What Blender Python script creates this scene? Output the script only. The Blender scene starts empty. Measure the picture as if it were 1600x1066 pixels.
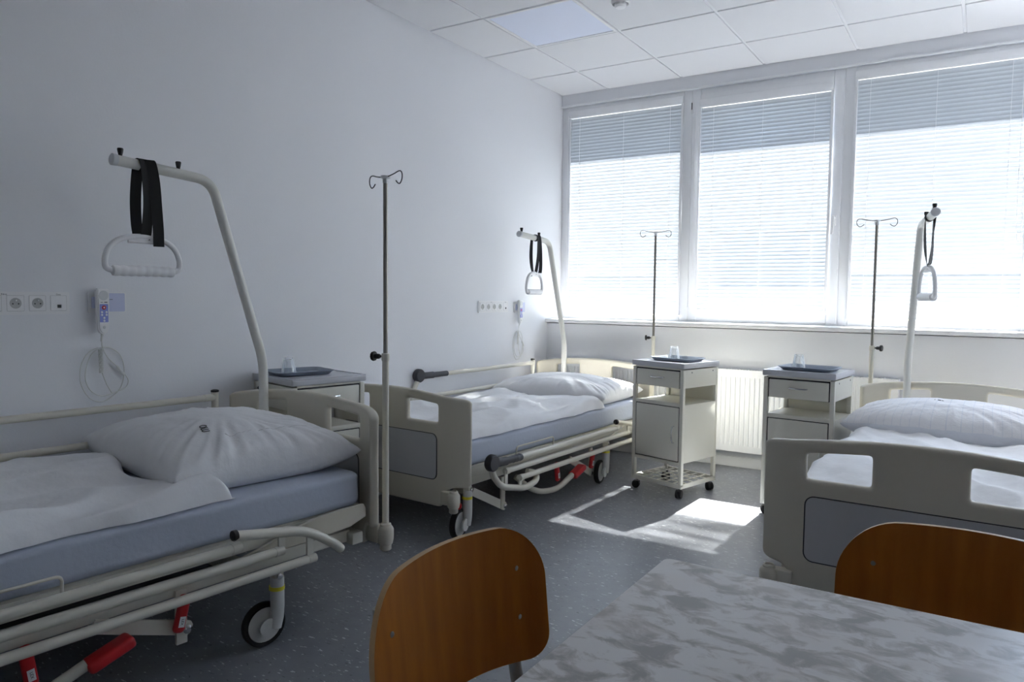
import bpy, bmesh, math, random
from mathutils import Vector, Matrix, noise
random.seed(4)
PI = math.pi
scene = bpy.context.scene
COL = scene.collection
R = math.radians

# ------------------------------------------------------------------ materials
def mat(name, col, rough=.5, metal=0., spec=.5, bump=None, coat=0., vary=None):
    m = bpy.data.materials.new(name); m.use_nodes = True
    nt = m.node_tree; N = nt.nodes; b = N['Principled BSDF']
    b.inputs['Base Color'].default_value = (*col, 1); b.inputs['Roughness'].default_value = rough
    b.inputs['Metallic'].default_value = metal; b.inputs['Specular IOR Level'].default_value = spec
    b.inputs['Coat Weight'].default_value = coat
    tc = N.new('ShaderNodeTexCoord')
    if vary:                                   # slight natural colour variation
        amt, sc = vary
        nz = N.new('ShaderNodeTexNoise'); nz.inputs['Scale'].default_value = sc; nz.inputs['Detail'].default_value = 4
        nt.links.new(tc.outputs['Object'], nz.inputs['Vector'])
        mx = N.new('ShaderNodeMix'); mx.data_type = 'RGBA'
        mx.inputs[6].default_value = (*[c*(1-amt) for c in col], 1); mx.inputs[7].default_value = (*[min(1, c*(1+amt)) for c in col], 1)
        nt.links.new(nz.outputs['Fac'], mx.inputs[0]); nt.links.new(mx.outputs[2], b.inputs['Base Color'])
    if bump:
        strength, sc = bump
        nz = N.new('ShaderNodeTexNoise'); nz.inputs['Scale'].default_value = sc; nz.inputs['Detail'].default_value = 5
        nt.links.new(tc.outputs['Object'], nz.inputs['Vector'])
        bp = N.new('ShaderNodeBump'); bp.inputs['Strength'].default_value = strength; bp.inputs['Distance'].default_value = .01
        nt.links.new(nz.outputs['Fac'], bp.inputs['Height']); nt.links.new(bp.outputs['Normal'], b.inputs['Normal'])
    return m

M = {}
M['wall'] = mat('wall_paint', (.78, .785, .81), .6, bump=(.05, 90))
M['lowwall'] = mat('lower_wall_paint', (.76, .77, .80), .6, bump=(.05, 90))
M['ceil'] = mat('ceiling_tile', (.74, .74, .76), .8, bump=(.06, 260))
M['runner'] = mat('ceiling_runner', (.82, .82, .84), .5)
M['lampglass'] = mat('lamp_diffuser', (.74, .78, .92), .35)
M['upvc'] = mat('white_window_plastic', (.80, .81, .83), .3)
M['sill'] = mat('sill_laminate', (.80, .80, .81), .35)
M['radiator'] = mat('radiator_enamel', (.82, .83, .85), .35)
M['cream'] = mat('cream_plastic', (.60, .56, .465), .42, bump=(.04, 400))
M['tube'] = mat('cream_painted_steel', (.66, .63, .54), .32)
M['mast'] = mat('pale_painted_steel', (.70, .69, .64), .32)
M['infill'] = mat('grey_infill', (.48, .48, .49), .5)
M['black'] = mat('black_plastic', (.012, .012, .014), .45)
M['charcoal'] = mat('charcoal_plastic', (.035, .035, .042), .5)
M['rubber'] = mat('black_rubber', (.015, .014, .015), .7)
M['strap'] = mat('black_webbing', (.012, .012, .014), .8, bump=(.3, 500))
M['red'] = mat('red_plastic', (.55, .015, .02), .4)
M['yellow'] = mat('yellow_ring', (.75, .68, .04), .45)
M['white'] = mat('white_plastic', (.82, .815, .82), .35)
M['greyplastic'] = mat('light_grey_plastic', (.62, .63, .64), .4)
M['wheel'] = mat('pale_grey_wheel', (.60, .60, .57), .45)
M['chrome'] = mat('chrome', (.75, .75, .76), .18, 1.)
M['steel'] = mat('stainless_steel_rod', (.30, .28, .25), .35, .9)
M['wire'] = mat('dark_steel_wire', (.07, .07, .075), .35, .7)
M['lid'] = mat('grey_lid_laminate', (.57, .575, .61), .3)
M['cab'] = mat('ivory_enamel', (.70, .68, .60), .35)
M['sheet'] = mat('light_blue_sheet', (.49, .53, .62), .8, bump=(.15, 60))
M['linen'] = mat('white_linen', (.80, .80, .81), .85, bump=(.55, 11))
M['tray'] = mat('blue_grey_tray', (.25, .29, .35), .35)
M['violet'] = mat('violet_grey_plastic', (.52, .55, .73), .4)
M['keypad'] = mat('blue_keypad', (.25, .29, .66), .4)
M['ink'] = mat('black_ink', (.02, .02, .025), .7)
M['cable'] = mat('white_cable', (.70, .70, .68), .45)
M['socketgrey'] = mat('socket_well', (.44, .44, .43), .5)
M['plywood_edge'] = mat('plywood_edge', (.55, .36, .18), .5)
M['chairsteel'] = mat('grey_painted_tube', (.30, .30, .29), .4, .3)
M['outside'] = mat('bounce_ground_grey', (.30, .30, .31), .9)

def mat_glass(name, tint=(1, 1, 1), refl=.08):
    m = bpy.data.materials.new(name); m.use_nodes = True; nt = m.node_tree; N = nt.nodes; N.clear()
    o = N.new('ShaderNodeOutputMaterial'); t = N.new('ShaderNodeBsdfTransparent'); g = N.new('ShaderNodeBsdfGlossy'); mx = N.new('ShaderNodeMixShader')
    lw = N.new('ShaderNodeLayerWeight'); lw.inputs['Blend'].default_value = refl
    t.inputs[0].default_value = (*tint, 1); g.inputs['Roughness'].default_value = .02
    nt.links.new(lw.outputs['Fresnel'], mx.inputs[0]); nt.links.new(t.outputs[0], mx.inputs[1]); nt.links.new(g.outputs[0], mx.inputs[2]); nt.links.new(mx.outputs[0], o.inputs[0])
    return m
M['pane'] = mat_glass('window_glass', (.96, .98, .98), .12)
def mat_tumbler():
    m = bpy.data.materials.new('tumbler_glass'); m.use_nodes = True; nt = m.node_tree; N = nt.nodes; N.clear()
    o = N.new('ShaderNodeOutputMaterial'); t = N.new('ShaderNodeBsdfTransparent'); g = N.new('ShaderNodeBsdfGlossy'); d = N.new('ShaderNodeBsdfTranslucent'); d2 = N.new('ShaderNodeBsdfDiffuse')
    m1, m2, m3 = (N.new('ShaderNodeMixShader') for _ in range(3)); lw = N.new('ShaderNodeLayerWeight'); lw.inputs['Blend'].default_value = .35
    g.inputs['Roughness'].default_value = .05; d.inputs[0].default_value = d2.inputs[0].default_value = (.95, .96, .98, 1); t.inputs[0].default_value = (.97, .98, .985, 1)
    m1.inputs[0].default_value = .5; nt.links.new(d.outputs[0], m1.inputs[1]); nt.links.new(d2.outputs[0], m1.inputs[2])
    nt.links.new(lw.outputs['Facing'], m2.inputs[0]); nt.links.new(t.outputs[0], m2.inputs[1]); nt.links.new(m1.outputs[0], m2.inputs[2])  # white mixed in at glancing edges in place of bright reflections
    m3.inputs[0].default_value = .06; nt.links.new(m2.outputs[0], m3.inputs[1]); nt.links.new(g.outputs[0], m3.inputs[2]); nt.links.new(m3.outputs[0], o.inputs[0])
    return m
M['tumbler'] = mat_tumbler()

def mat_slat():
    m = bpy.data.materials.new('blind_slat_lacquer'); m.use_nodes = True; nt = m.node_tree; N = nt.nodes; N.clear()
    o = N.new('ShaderNodeOutputMaterial'); d = N.new('ShaderNodeBsdfDiffuse'); t = N.new('ShaderNodeBsdfTranslucent'); mx = N.new('ShaderNodeMixShader')
    d.inputs[0].default_value = (.52, .55, .58, 1); t.inputs[0].default_value = (.80, .84, .88, 1); mx.inputs[0].default_value = .035
    nt.links.new(d.outputs[0], mx.inputs[1]); nt.links.new(t.outputs[0], mx.inputs[2]); nt.links.new(mx.outputs[0], o.inputs[0])
    return m
M['slat'] = mat_slat()

def mat_floor():
    m = mat('speckled_vinyl', (.2, .21, .23), .36); nt = m.node_tree; N = nt.nodes; b = N['Principled BSDF']
    tc = N.new('ShaderNodeTexCoord')
    mp = N.new('ShaderNodeMapping'); mp.inputs['Rotation'].default_value = (0, 0, R(35)); mp.inputs['Scale'].default_value = (1, 3.2, 1)
    nt.links.new(tc.outputs['Object'], mp.inputs['Vector'])
    def nz(scale, detail, src):
        n = N.new('ShaderNodeTexNoise'); n.inputs['Scale'].default_value = scale; n.inputs['Detail'].default_value = detail
        nt.links.new(src, n.inputs['Vector']); return n
    def ramp(src, pos):
        r = N.new('ShaderNodeValToRGB'); r.color_ramp.elements[0].position = pos[0]; r.color_ramp.elements[1].position = pos[1]
        nt.links.new(src, r.inputs[0]); return r
    n1 = nz(30, 2, mp.outputs[0]); r1 = ramp(n1.outputs['Fac'], (.645, .69))       # light flecks
    n2 = nz(36, 2, mp.outputs[0]); n2.inputs['Distortion'].default_value = .4
    mp2 = N.new('ShaderNodeMapping'); mp2.inputs['Location'].default_value = (7, 3, 5); mp2.inputs['Rotation'].default_value = (0, 0, R(-40)); mp2.inputs['Scale'].default_value = (1, 2.6, 1)
    nt.links.new(tc.outputs['Object'], mp2.inputs['Vector']); nt.links.new(mp2.outputs[0], n2.inputs['Vector']); r2 = ramp(n2.outputs['Fac'], (.66, .71))
    n3 = nz(14, 5, tc.outputs['Object']); r3 = ramp(n3.outputs['Fac'], (.3, .7))
    c1 = N.new('ShaderNodeMix'); c1.data_type = 'RGBA'; c1.inputs[6].default_value = (.20, .21, .23, 1); c1.inputs[7].default_value = (.24, .25, .27, 1); nt.links.new(r3.outputs[0], c1.inputs[0])
    c2 = N.new('ShaderNodeMix'); c2.data_type = 'RGBA'; c2.inputs[7].default_value = (.62, .63, .65, 1); nt.links.new(r1.outputs[0], c2.inputs[0]); nt.links.new(c1.outputs[2], c2.inputs[6])
    c3 = N.new('ShaderNodeMix'); c3.data_type = 'RGBA'; c3.inputs[7].default_value = (.10, .105, .115, 1); nt.links.new(r2.outputs[0], c3.inputs[0]); nt.links.new(c2.outputs[2], c3.inputs[6])
    nt.links.new(c3.outputs[2], b.inputs['Base Color'])
    return m
M['floor'] = mat_floor()

def mat_table():
    m = mat('marbled_laminate', (.5, .48, .46), .38); nt = m.node_tree; N = nt.nodes; b = N['Principled BSDF']
    tc = N.new('ShaderNodeTexCoord'); mp = N.new('ShaderNodeMapping'); mp.inputs['Rotation'].default_value = (0, 0, R(50)); mp.inputs['Scale'].default_value = (1, 1.7, 1)
    nt.links.new(tc.outputs['Object'], mp.inputs['Vector'])
    n1 = N.new('ShaderNodeTexNoise'); n1.inputs['Scale'].default_value = 17; n1.inputs['Detail'].default_value = 6; n1.inputs['Distortion'].default_value = .55; n1.inputs['Roughness'].default_value = .62
    nt.links.new(mp.outputs[0], n1.inputs['Vector'])
    r = N.new('ShaderNodeValToRGB'); e = r.color_ramp.elements
    e[0].position = .40; e[0].color = (.33, .315, .305, 1); e[1].position = .535; e[1].color = (.66, .645, .64, 1)
    k = e.new(.465); k.color = (.47, .445, .43, 1)
    nt.links.new(n1.outputs['Fac'], r.inputs[0])
    n2 = N.new('ShaderNodeTexNoise'); n2.inputs['Scale'].default_value = 6; nt.links.new(mp.outputs[0], n2.inputs['Vector'])
    r2 = N.new('ShaderNodeValToRGB'); r2.color_ramp.elements[0].position = .5; r2.color_ramp.elements[1].position = .7
    nt.links.new(n2.outputs['Fac'], r2.inputs[0])
    mx = N.new('ShaderNodeMix'); mx.data_type = 'RGBA'; mx.inputs[7].default_value = (.62, .56, .53, 1)
    ml = N.new('ShaderNodeMath'); ml.operation = 'MULTIPLY'; ml.inputs[1].default_value = .45; nt.links.new(r2.outputs[0], ml.inputs[0])
    nt.links.new(ml.outputs[0], mx.inputs[0]); nt.links.new(r.outputs[0], mx.inputs[6]); nt.links.new(mx.outputs[2], b.inputs['Base Color'])
    return m
M['table'] = mat_table()

def mat_wood():
    m = mat('orange_beech_plywood', (.4, .15, .03), .45, spec=.22); nt = m.node_tree; N = nt.nodes; b = N['Principled BSDF']
    tc = N.new('ShaderNodeTexCoord'); mp = N.new('ShaderNodeMapping'); mp.inputs['Scale'].default_value = (14, 14, 1.2)
    nt.links.new(tc.outputs['Object'], mp.inputs['Vector'])
    n1 = N.new('ShaderNodeTexNoise'); n1.inputs['Scale'].default_value = 2.2; n1.inputs['Detail'].default_value = 6; nt.links.new(mp.outputs[0], n1.inputs['Vector'])
    r = N.new('ShaderNodeValToRGB'); e = r.color_ramp.elements; e[0].position = .3; e[0].color = (.27, .082, .008, 1); e[1].position = .7; e[1].color = (.42, .14, .014, 1)
    nt.links.new(n1.outputs['Fac'], r.inputs[0]); nt.links.new(r.outputs[0], b.inputs['Base Color'])
    return m
M['wood'] = mat_wood()

def mat_striped():
    """white linen with thin woven grey-blue lines"""
    m = mat('striped_white_linen', (.8, .8, .82), .85, bump=(.25, 35)); nt = m.node_tree; N = nt.nodes; b = N['Principled BSDF']
    uv = N.new('ShaderNodeUVMap'); sx = N.new('ShaderNodeSeparateXYZ'); nt.links.new(uv.outputs[0], sx.inputs[0])
    def line(sock, n, w):
        a = N.new('ShaderNodeMath'); a.operation = 'MULTIPLY'; a.inputs[1].default_value = n; nt.links.new(sock, a.inputs[0])
        f = N.new('ShaderNodeMath'); f.operation = 'FRACT'; nt.links.new(a.outputs[0], f.inputs[0])
        l = N.new('ShaderNodeMath'); l.operation = 'LESS_THAN'; l.inputs[1].default_value = w; nt.links.new(f.outputs[0], l.inputs[0]); return l
    a = line(sx.outputs[0], 24, .07); c = line(sx.outputs[1], 9, .04)
    mxm = N.new('ShaderNodeMath'); mxm.operation = 'MAXIMUM'; nt.links.new(a.outputs[0], mxm.inputs[0]); nt.links.new(c.outputs[0], mxm.inputs[1])
    mx = N.new('ShaderNodeMix'); mx.data_type = 'RGBA'; mx.inputs[6].default_value = (.8, .8, .82, 1); mx.inputs[7].default_value = (.70, .72, .77, 1)
    nt.links.new(mxm.outputs[0], mx.inputs[0]); nt.links.new(mx.outputs[2], b.inputs['Base Color'])
    return m
M['striped'] = mat_striped()

# ------------------------------------------------------------------ mesh helpers
class MB:
    def __init__(s): s.bm = bmesh.new()
    def box(s, c, d, rot=None, bev=0, seg=2):
        r = bmesh.ops.create_cube(s.bm, size=1); v = r['verts']
        for x in v: x.co = Vector((x.co.x*d[0], x.co.y*d[1], x.co.z*d[2]))
        if bev:
            es = list({e for x in v for e in x.link_edges})
            g = bmesh.ops.bevel(s.bm, geom=es, offset=min(bev, min(d)*.49), segments=seg, profile=.5, affect='EDGES')
            v = list({x for f in g['faces'] for x in f.verts} | {x for x in v if x.is_valid})
            # collect whole island
            seen = set(v); st = list(v)
            while st:
                a = st.pop()
                for e in a.link_edges:
                    o = e.other_vert(a)
                    if o not in seen: seen.add(o); st.append(o)
            v = list(seen)
        m = (rot if rot is not None else Matrix.Identity(3))
        for x in v: x.co = m @ x.co + Vector(c)
        return s
    def tube(s, pts, r, n=12, closed=False, caps=True):
        pts = [Vector(p) for p in pts]; k = len(pts); rr = r if isinstance(r, (list, tuple)) else [r]*k
        tg = []
        for i in range(k):
            a = pts[i-1] if (i > 0 or closed) else pts[i]; b = pts[(i+1) % k] if (i < k-1 or closed) else pts[i]
            tg.append((b-a).normalized())
        u = tg[0].orthogonal().normalized(); rings = []
        for i in range(k):
            u = (u - tg[i]*u.dot(tg[i])); u = u.normalized() if u.length > 1e-8 else tg[i].orthogonal().normalized()
            w = tg[i].cross(u)
            rings.append([s.bm.verts.new(pts[i] + (u*math.cos(2*PI*j/n) + w*math.sin(2*PI*j/n))*rr[i]) for j in range(n)])
        for i in range(k if closed else k-1):
            A, B = rings[i], rings[(i+1) % k]
            for j in range(n): s.bm.faces.new((A[j], A[(j+1) % n], B[(j+1) % n], B[j]))
        if caps and not closed:
            s.bm.faces.new(rings[0][::-1]); s.bm.faces.new(rings[-1])
        return s
    def cyl(s, a, b, r, n=20): return s.tube([a, b], r, n)
    def lathe(s, prof, c=(0, 0, 0), rot=None, n=24, capb=True, capt=True):
        """prof: list of (radius, height) about +z of the frame"""
        m = rot if rot is not None else Matrix.Identity(3); c = Vector(c); rings = []
        for (r, z) in prof:
            rings.append([s.bm.verts.new(m @ Vector((r*math.cos(2*PI*j/n), r*math.sin(2*PI*j/n), z)) + c) for j in range(n)])
        for A, B in zip(rings, rings[1:]):
            for j in range(n): s.bm.faces.new((A[j], A[(j+1) % n], B[(j+1) % n], B[j]))
        if capb: s.bm.faces.new(rings[0][::-1])
        if capt: s.bm.faces.new(rings[-1])
        return s
    def prism(s, poly, h, mtx):
        """poly: 2-D points; extruded from 0 to h along local z; mtx 4x4"""
        A = [s.bm.verts.new(mtx @ Vector((p[0], p[1], 0))) for p in poly]; B = [s.bm.verts.new(mtx @ Vector((p[0], p[1], h))) for p in poly]
        s.bm.faces.new(A[::-1]); s.bm.faces.new(B); k = len(poly)
        for i in range(k): s.bm.faces.new((A[i], A[(i+1) % k], B[(i+1) % k], B[i]))
        return s
    def grid(s, f, nu, nv, cu=False):
        V = [[s.bm.verts.new(f(i/nu, j/nv)) for j in range(nv+1)] for i in range(nu+1)]
        for i in range(nu):
            for j in range(nv): s.bm.faces.new((V[i][j], V[i+1][j], V[i+1][j+1], V[i][j+1]))
        return V
    def build(s, name, m, parent=None, smooth=38, recalc=True):
        if recalc: bmesh.ops.recalc_face_normals(s.bm, faces=s.bm.faces[:])
        me = bpy.data.meshes.new(name); s.bm.to_mesh(me); s.bm.free()
        if smooth:
            me.polygons.foreach_set('use_smooth', [True]*len(me.polygons)); me.set_sharp_from_angle(angle=R(smooth))
        me.materials.append(M[m] if isinstance(m, str) else m)
        o = bpy.data.objects.new(name, me); COL.objects.link(o)
        if parent is not None: o.parent = parent
        return o

def rrect(w, h, r, n=5, cx=0, cy=0):
    P = []
    for (sx, sy, a0) in ((1, 1, 0), (-1, 1, 90), (-1, -1, 180), (1, -1, 270)):
        for i in range(n+1):
            a = R(a0 + 90*i/n); P.append((cx + sx*(w/2-r) + r*math.cos(a), cy + sy*(h/2-r) + r*math.sin(a)))
    return P
def fillet(pts, r, n=6):
    pts = [Vector(p) for p in pts]; out = [pts[0]]
    for a, b, c in zip(pts, pts[1:], pts[2:]):
        d = min(r, (a-b).length*.49, (c-b).length*.49); p = b + (a-b).normalized()*d; q = b + (c-b).normalized()*d
        for i in range(n+1):
            t = i/n; out.append(p*(1-t)**2 + b*2*t*(1-t) + q*t*t)
    out.append(pts[-1]); return out
def spline(pts, n=8):
    pts = [Vector(p) for p in pts]; P = [pts[0]*2-pts[1]] + pts + [pts[-1]*2-pts[-2]]; out = []
    for i in range(1, len(P)-2):
        a, b, c, d = P[i-1:i+3]
        for k in range(n):
            t = k/n; out.append(.5*((2*b) + (c-a)*t + (2*a-5*b+4*c-d)*t*t + (3*b-a-3*c+d)*t**3))
    out.append(pts[-1]); return out
def frame(o, x, y):
    x = Vector(x).normalized(); y = Vector(y).normalized(); z = x.cross(y)
    m = Matrix((x, y, z)).transposed().to_4x4(); m.translation = Vector(o); return m
AX = {'x': Matrix.Rotation(R(90), 3, 'Y'), '-y': Matrix.Rotation(R(90), 3, 'X'), 'y': Matrix.Rotation(R(-90), 3, 'X'), '-x': Matrix.Rotation(R(-90), 3, 'Y')}

def tag(o, label, cat, group=None):
    o['label'] = label; o['category'] = cat
    if group: o['group'] = group
    return o
def empty(name, loc=(0, 0, 0), rz=0, label=None, cat=None, group=None):
    o = bpy.data.objects.new(name, None); o.empty_display_size = .1; COL.objects.link(o)
    o.location = loc; o.rotation_euler = (0, 0, rz)
    if label: tag(o, label, cat, group)
    return o
def struct(mb, name, m, smooth=38):
    o = mb.build(name, m, None, smooth); o['kind'] = 'structure'; return o
def copy_tree(o, parent=None):
    c = o.copy(); COL.objects.link(c)
    if parent is not None: c.parent = parent
    for ch in list(o.children): copy_tree(ch, c)
    return c
def text(body, size, mtx, name, m, parent, depth=.0004):
    cu = bpy.data.curves.new(name, 'FONT'); cu.body = body; cu.size = size; cu.align_x = 'CENTER'; cu.align_y = 'CENTER'; cu.extrude = depth
    t = bpy.data.objects.new(name, cu); me = bpy.data.meshes.new_from_object(t); bpy.data.objects.remove(t)
    me.transform(mtx); me.materials.clear(); me.materials.append(M[m])
    o = bpy.data.objects.new(name, me); COL.objects.link(o); o.parent = parent; return o

# ------------------------------------------------------------------ room shell
H = 2.824; XR = 3.98; YB = -7.0; WH = 2.727       # ceiling, right wall, rear wall, window head
b = MB(); b.box((XR/2, (YB+.4)/2, -.05), (XR+.4, -YB+.8, .1)); struct(b, 'floor', 'floor')
b = MB(); b.box((-.06, (YB+.43)/2, H/2), (.12, -YB+.43, H+.2)); struct(b, 'wall_left', 'wall')
b = MB(); b.box((XR+.06, (YB+.43)/2, H/2), (.12, -YB+.43, H+.2)); struct(b, 'wall_right', 'wall')
b = MB(); b.box((XR/2, YB-.06, H/2), (XR+.24, .12, H+.2)); struct(b, 'wall_rear', 'wall')
b = MB()
b.box((XR/2, .10, .485), (XR, .60, .97))                       # parapet under the sill
b.box((XR/2, .215, (WH+H+.2)/2), (XR, .43, H+.2-WH), bev=.004)      # lintel
struct(b, 'wall_window', 'lowwall')
b = MB(); b.box((XR/2, -.006, WH+.006), (XR, .012, .012), bev=.003); struct(b, 'trim_1', 'upvc')
b = MB()
b.box((XR/2-.001, -.10, .992), (XR, .272, .030), bev=.008, seg=3); b.box((XR/2, .27, .985), (XR, .30, .02))
struct(b, 'trim_2', 'sill')
b = MB(); b.box((XR/2, -.206, .035), (XR, .012, .07), bev=.003); struct(b, 'baseboard_window', 'lowwall')
b = MB(); b.box((.006, (YB-.2)/2, .035), (.012, -YB-.2, .07), bev=.003); struct(b, 'baseboard_left', 'wall')
# suspended ceiling: tiles that drop a little below the runners
m_off, a_off, T = .530, .4155, .6
b = MB(); b.box((XR/2, YB/2, H+.034), (XR, -YB, .05)); struct(b, 'trim_3', 'runner')
xs = [0] + [a_off + T*i for i in range(8) if a_off + T*i < XR] + [XR]
ys = [0] + [-m_off - T*k for k in range(12) if -m_off - T*k > YB] + [YB]
b = MB(); lamp_cells = [(1, 2)]
for i in range(len(xs)-1):
    for j in range(len(ys)-1):
        if (i, j) in lamp_cells: continue
        x0, x1, y1, y0 = xs[i], xs[i+1], ys[j], ys[j+1]
        g = .0085
        b.box(((x0+x1)/2, (y0+y1)/2, H+.0045), (x1-x0-2*g, y1-y0-2*g, .009), bev=.002, seg=1)
struct(b, 'ceiling', 'ceil')
for n, (i, j) in enumerate(lamp_cells):
    
    x0, x1, y1, y0 = xs[i], xs[i+1], ys[j], ys[j+1]; cx, cy = (x0+x1)/2, (y0+y1)/2
    e = empty('ceiling_light', (cx, cy, H), 0, 'square unlit light panel set in the ceiling tiles near the left wall', 'ceiling light')
    b = MB()
    for sx in (-1, 1): b.box((sx*.286, 0, .003), (.02, .592, .012), bev=.002); b.box((0, sx*.286, .003), (.552, .02, .012), bev=.002)
    b.build('light_frame', 'runner', e)
    b = MB(); b.box((0, 0, .0045), (.552, .552, .006)); b.build('diffuser', 'lampglass', e)
e = empty('smoke_detector', (1.22, -1.56, H), 0, 'small round white detector on the ceiling at the top edge of the photo', 'smoke detector')
b = MB(); b.lathe([(.05, .001), (.052, -.012), (.045, -.022)], capt=False); b.build('detector_base', 'white', e)
b = MB(); b.lathe([(.034, -.018), (.034, -.03), (.026, -.04), (.004, -.043)]); b.build('detector_dome', 'white', e)

# ------------------------------------------------------------------ windows
def window(n, x0, x1, bx0, bx1, bz0, bz1, sash=None):
    """x0..x1 frame opening, b* the glazed area"""
    b = MB(); y, d = .052, .064
    z0, z1 = 1.004, WH
    b.box(((x0+bx0)/2, y, (z0+z1)/2), (bx0-x0, d, z1-z0), bev=.004); b.box(((x1+bx1)/2, y, (z0+z1)/2), (x1-bx1, d, z1-z0), bev=.004)
    b.box(((bx0+bx1)/2, y, (z0+bz0)/2), (bx1-bx0, d, bz0-z0), bev=.003); b.box(((bx0+bx1)/2, y, (z1+bz1)/2), (bx1-bx0, d, z1-bz1), bev=.003)
    o = struct(b, 'window_%d' % n, 'upvc')
    if sash:
        sx0, sx1, sz0, sz1 = sash; b = MB(); y, d = .034, .05
        b.box(((sx0+bx0)/2, y, (sz0+sz1)/2), (bx0-sx0, d, sz1-sz0), bev=.006); b.box(((sx1+bx1)/2, y, (sz0+sz1)/2), (sx1-bx1, d, sz1-sz0), bev=.006)
        b.box(((bx0+bx1)/2, y, (sz0+bz0)/2), (bx1-bx0, d, bz0-sz0), bev=.006); b.box(((bx0+bx1)/2, y, (sz1+bz1)/2), (bx1-bx0, d, sz1-bz1), bev=.006)
        s = b.build('sash', 'upvc', o)
        b = MB(); b.box((sx1-.034, .004, 1.72), (.028, .014, .07), bev=.004)
        b.tube([(sx1-.034, .004, 1.735), (sx1-.034, -.032, 1.735)], .009); b.box((sx1-.036, -.036, 1.685), (.02, .014, .125), bev=.006, rot=Matrix.Rotation(R(3), 3, 'Y')); b.build('window_handle', 'white', s)
        for z in (1.075, 2.60):
            b = MB(); b.box((sx0-.006, .012, z), (.016, .022, .085), bev=.004); b.build('hinge', 'white', s)
        b = MB(); b.box((sx0-.006, .0005, 2.605), (.006, .004, .05)); b.build('hinge_pin', 'black', s)
    b = MB(); b.box(((bx0+bx1)/2, .062, (bz0+bz1)/2), (bx1-bx0-.002, .004, bz1-bz0-.002)); b.build('pane', 'pane', o)
    return o
window(1, .0, 1.096, .066, 1.030, 1.050, 2.692)
window(2, 1.096, 2.1435, 1.160, 2.074, 1.090, 2.640, sash=(1.104, 2.138, 1.022, 2.684))
window(3, 2.1435, 3.24, 2.208, 3.174, 1.052, 2.694)
window(4, 3.24, XR, 3.306, XR-.07, 1.052, 2.694)  # unseen window, added without a blind to bring in more daylight

PITCH, SW = .0262, .0365
def blind(x0, x1, z0, z1, label, tilt, cords, loop, yb):
    """tilt(x, z) slat angle from the horizontal in degrees"""
    e = empty('venetian_blind', ((x0+x1)/2, yb, z0), 0, label, 'window blind', 'venetian blinds')
    w = x1-x0; h = z1-z0; hr = .05
    b = MB(); b.box((0, -.004, h-hr/2), (w+.016, .04, hr), bev=.004); b.box((0, -.004, h-hr-.002), (w-.01, .036, .006), bev=.002); b.build('headrail', 'upvc', e)
    b = MB(); n = int((h-hr-.060)/PITCH)+1; nu = 14
    for k in range(n):
        zc = .036 + (h-hr-.060)*k/(n-1)
        jit = random.uniform(-1.2, 1.2); rows = []
        for i in range(nu+1):
            u = i/nu; x = -w/2+.007 + (w-.014)*u; th = R(tilt(x+(x0+x1)/2, zc+z0) + jit + noise.noise(Vector((x*5, zc*9, x0*3)))*2.0)
            row = []
            for j in range(5):
                v = (j/4-.5); bow = .0022*(1-(2*v)**2)
                row.append(b.bm.verts.new((x, SW*v*math.cos(th) - bow*math.sin(th), zc + SW*v*math.sin(th) + bow*math.cos(th))))
            rows.append(row)
        for A, B in zip(rows, rows[1:]):
            for j in range(4): b.bm.faces.new((A[j], B[j], B[j+1], A[j+1]))
    b.build('slats', 'slat', e, smooth=60, recalc=False)
    b = MB(); b.box((0, 0, .016), (w-.02, .026, .014), bev=.004); b.build('bottom_rail', 'upvc', e)
    for s in (-1, 1):
        b = MB(); b.box((s*(w/2+.001), -.006, (h-hr)/2), (.017, .026, h-hr), bev=.002); b.build('guide_rail', 'upvc', e)
    for c in cords:
        b = MB(); x = c-(x0+x1)/2
        for dy in (-.0165, .0165): b.tube([(x, dy, .02), (x, dy, h-hr)], .0011, 5)
        b.build('ladder_cord', 'white', e)
    if loop:
        lx, lz = loop[0]-(x0+x1)/2, loop[1]-z0
        b = MB(); b.tube(spline([(lx+.008, -.028, h-hr+.01), (lx+.004, -.03, h*.5), (lx+.01, -.03, lz+.03), (lx+.025, -.03, lz), (lx+.032, -.03, lz+.05), (lx+.03, -.03, h*.5), (lx+.03, -.028, h-hr+.01)], 6), .0016, 6)
        b.build('pull_cord', 'white', e)
def tilt1(x, z):
    t = 77
    if z < 1.36: t = 60
    if .82 < x < .95 and 1.34 <= z < 1.50: t = 57
    if x > .96 and z > 1.30: t = 82
    return t
def tilt2(x, z):
    if z < 1.28: return 66
    if z < 1.68 and x > 1.245: return 53
    return 74.4 - 1.0*math.sin(x*9)
def tilt3(x, z): return 60 if z < 1.37 else 78.5
blind(.072, 1.022, 1.052, 2.690, 'white venetian blind on the leftmost window, next to the left wall', tilt1, (.165, .55, .93), (.058, 1.33), .022)
blind(1.166, 2.070, 1.090, 2.638, 'white venetian blind on the middle window with the lever handle', tilt2, (1.27, 1.62, 1.965), (1.135, 1.40), -.002)
blind(2.214, 3.170, 1.054, 2.692, 'white venetian blind on the right window behind the right bed', tilt3, (2.30, 2.68, 3.07), (3.12, 1.55), .022)

b = MB(); b.box((2, 16, -.65), (50, 31, .1)); struct(b, 'bounce_ground', 'outside')  # unseen slab, added to bounce sunlight up onto the blind slats
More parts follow.
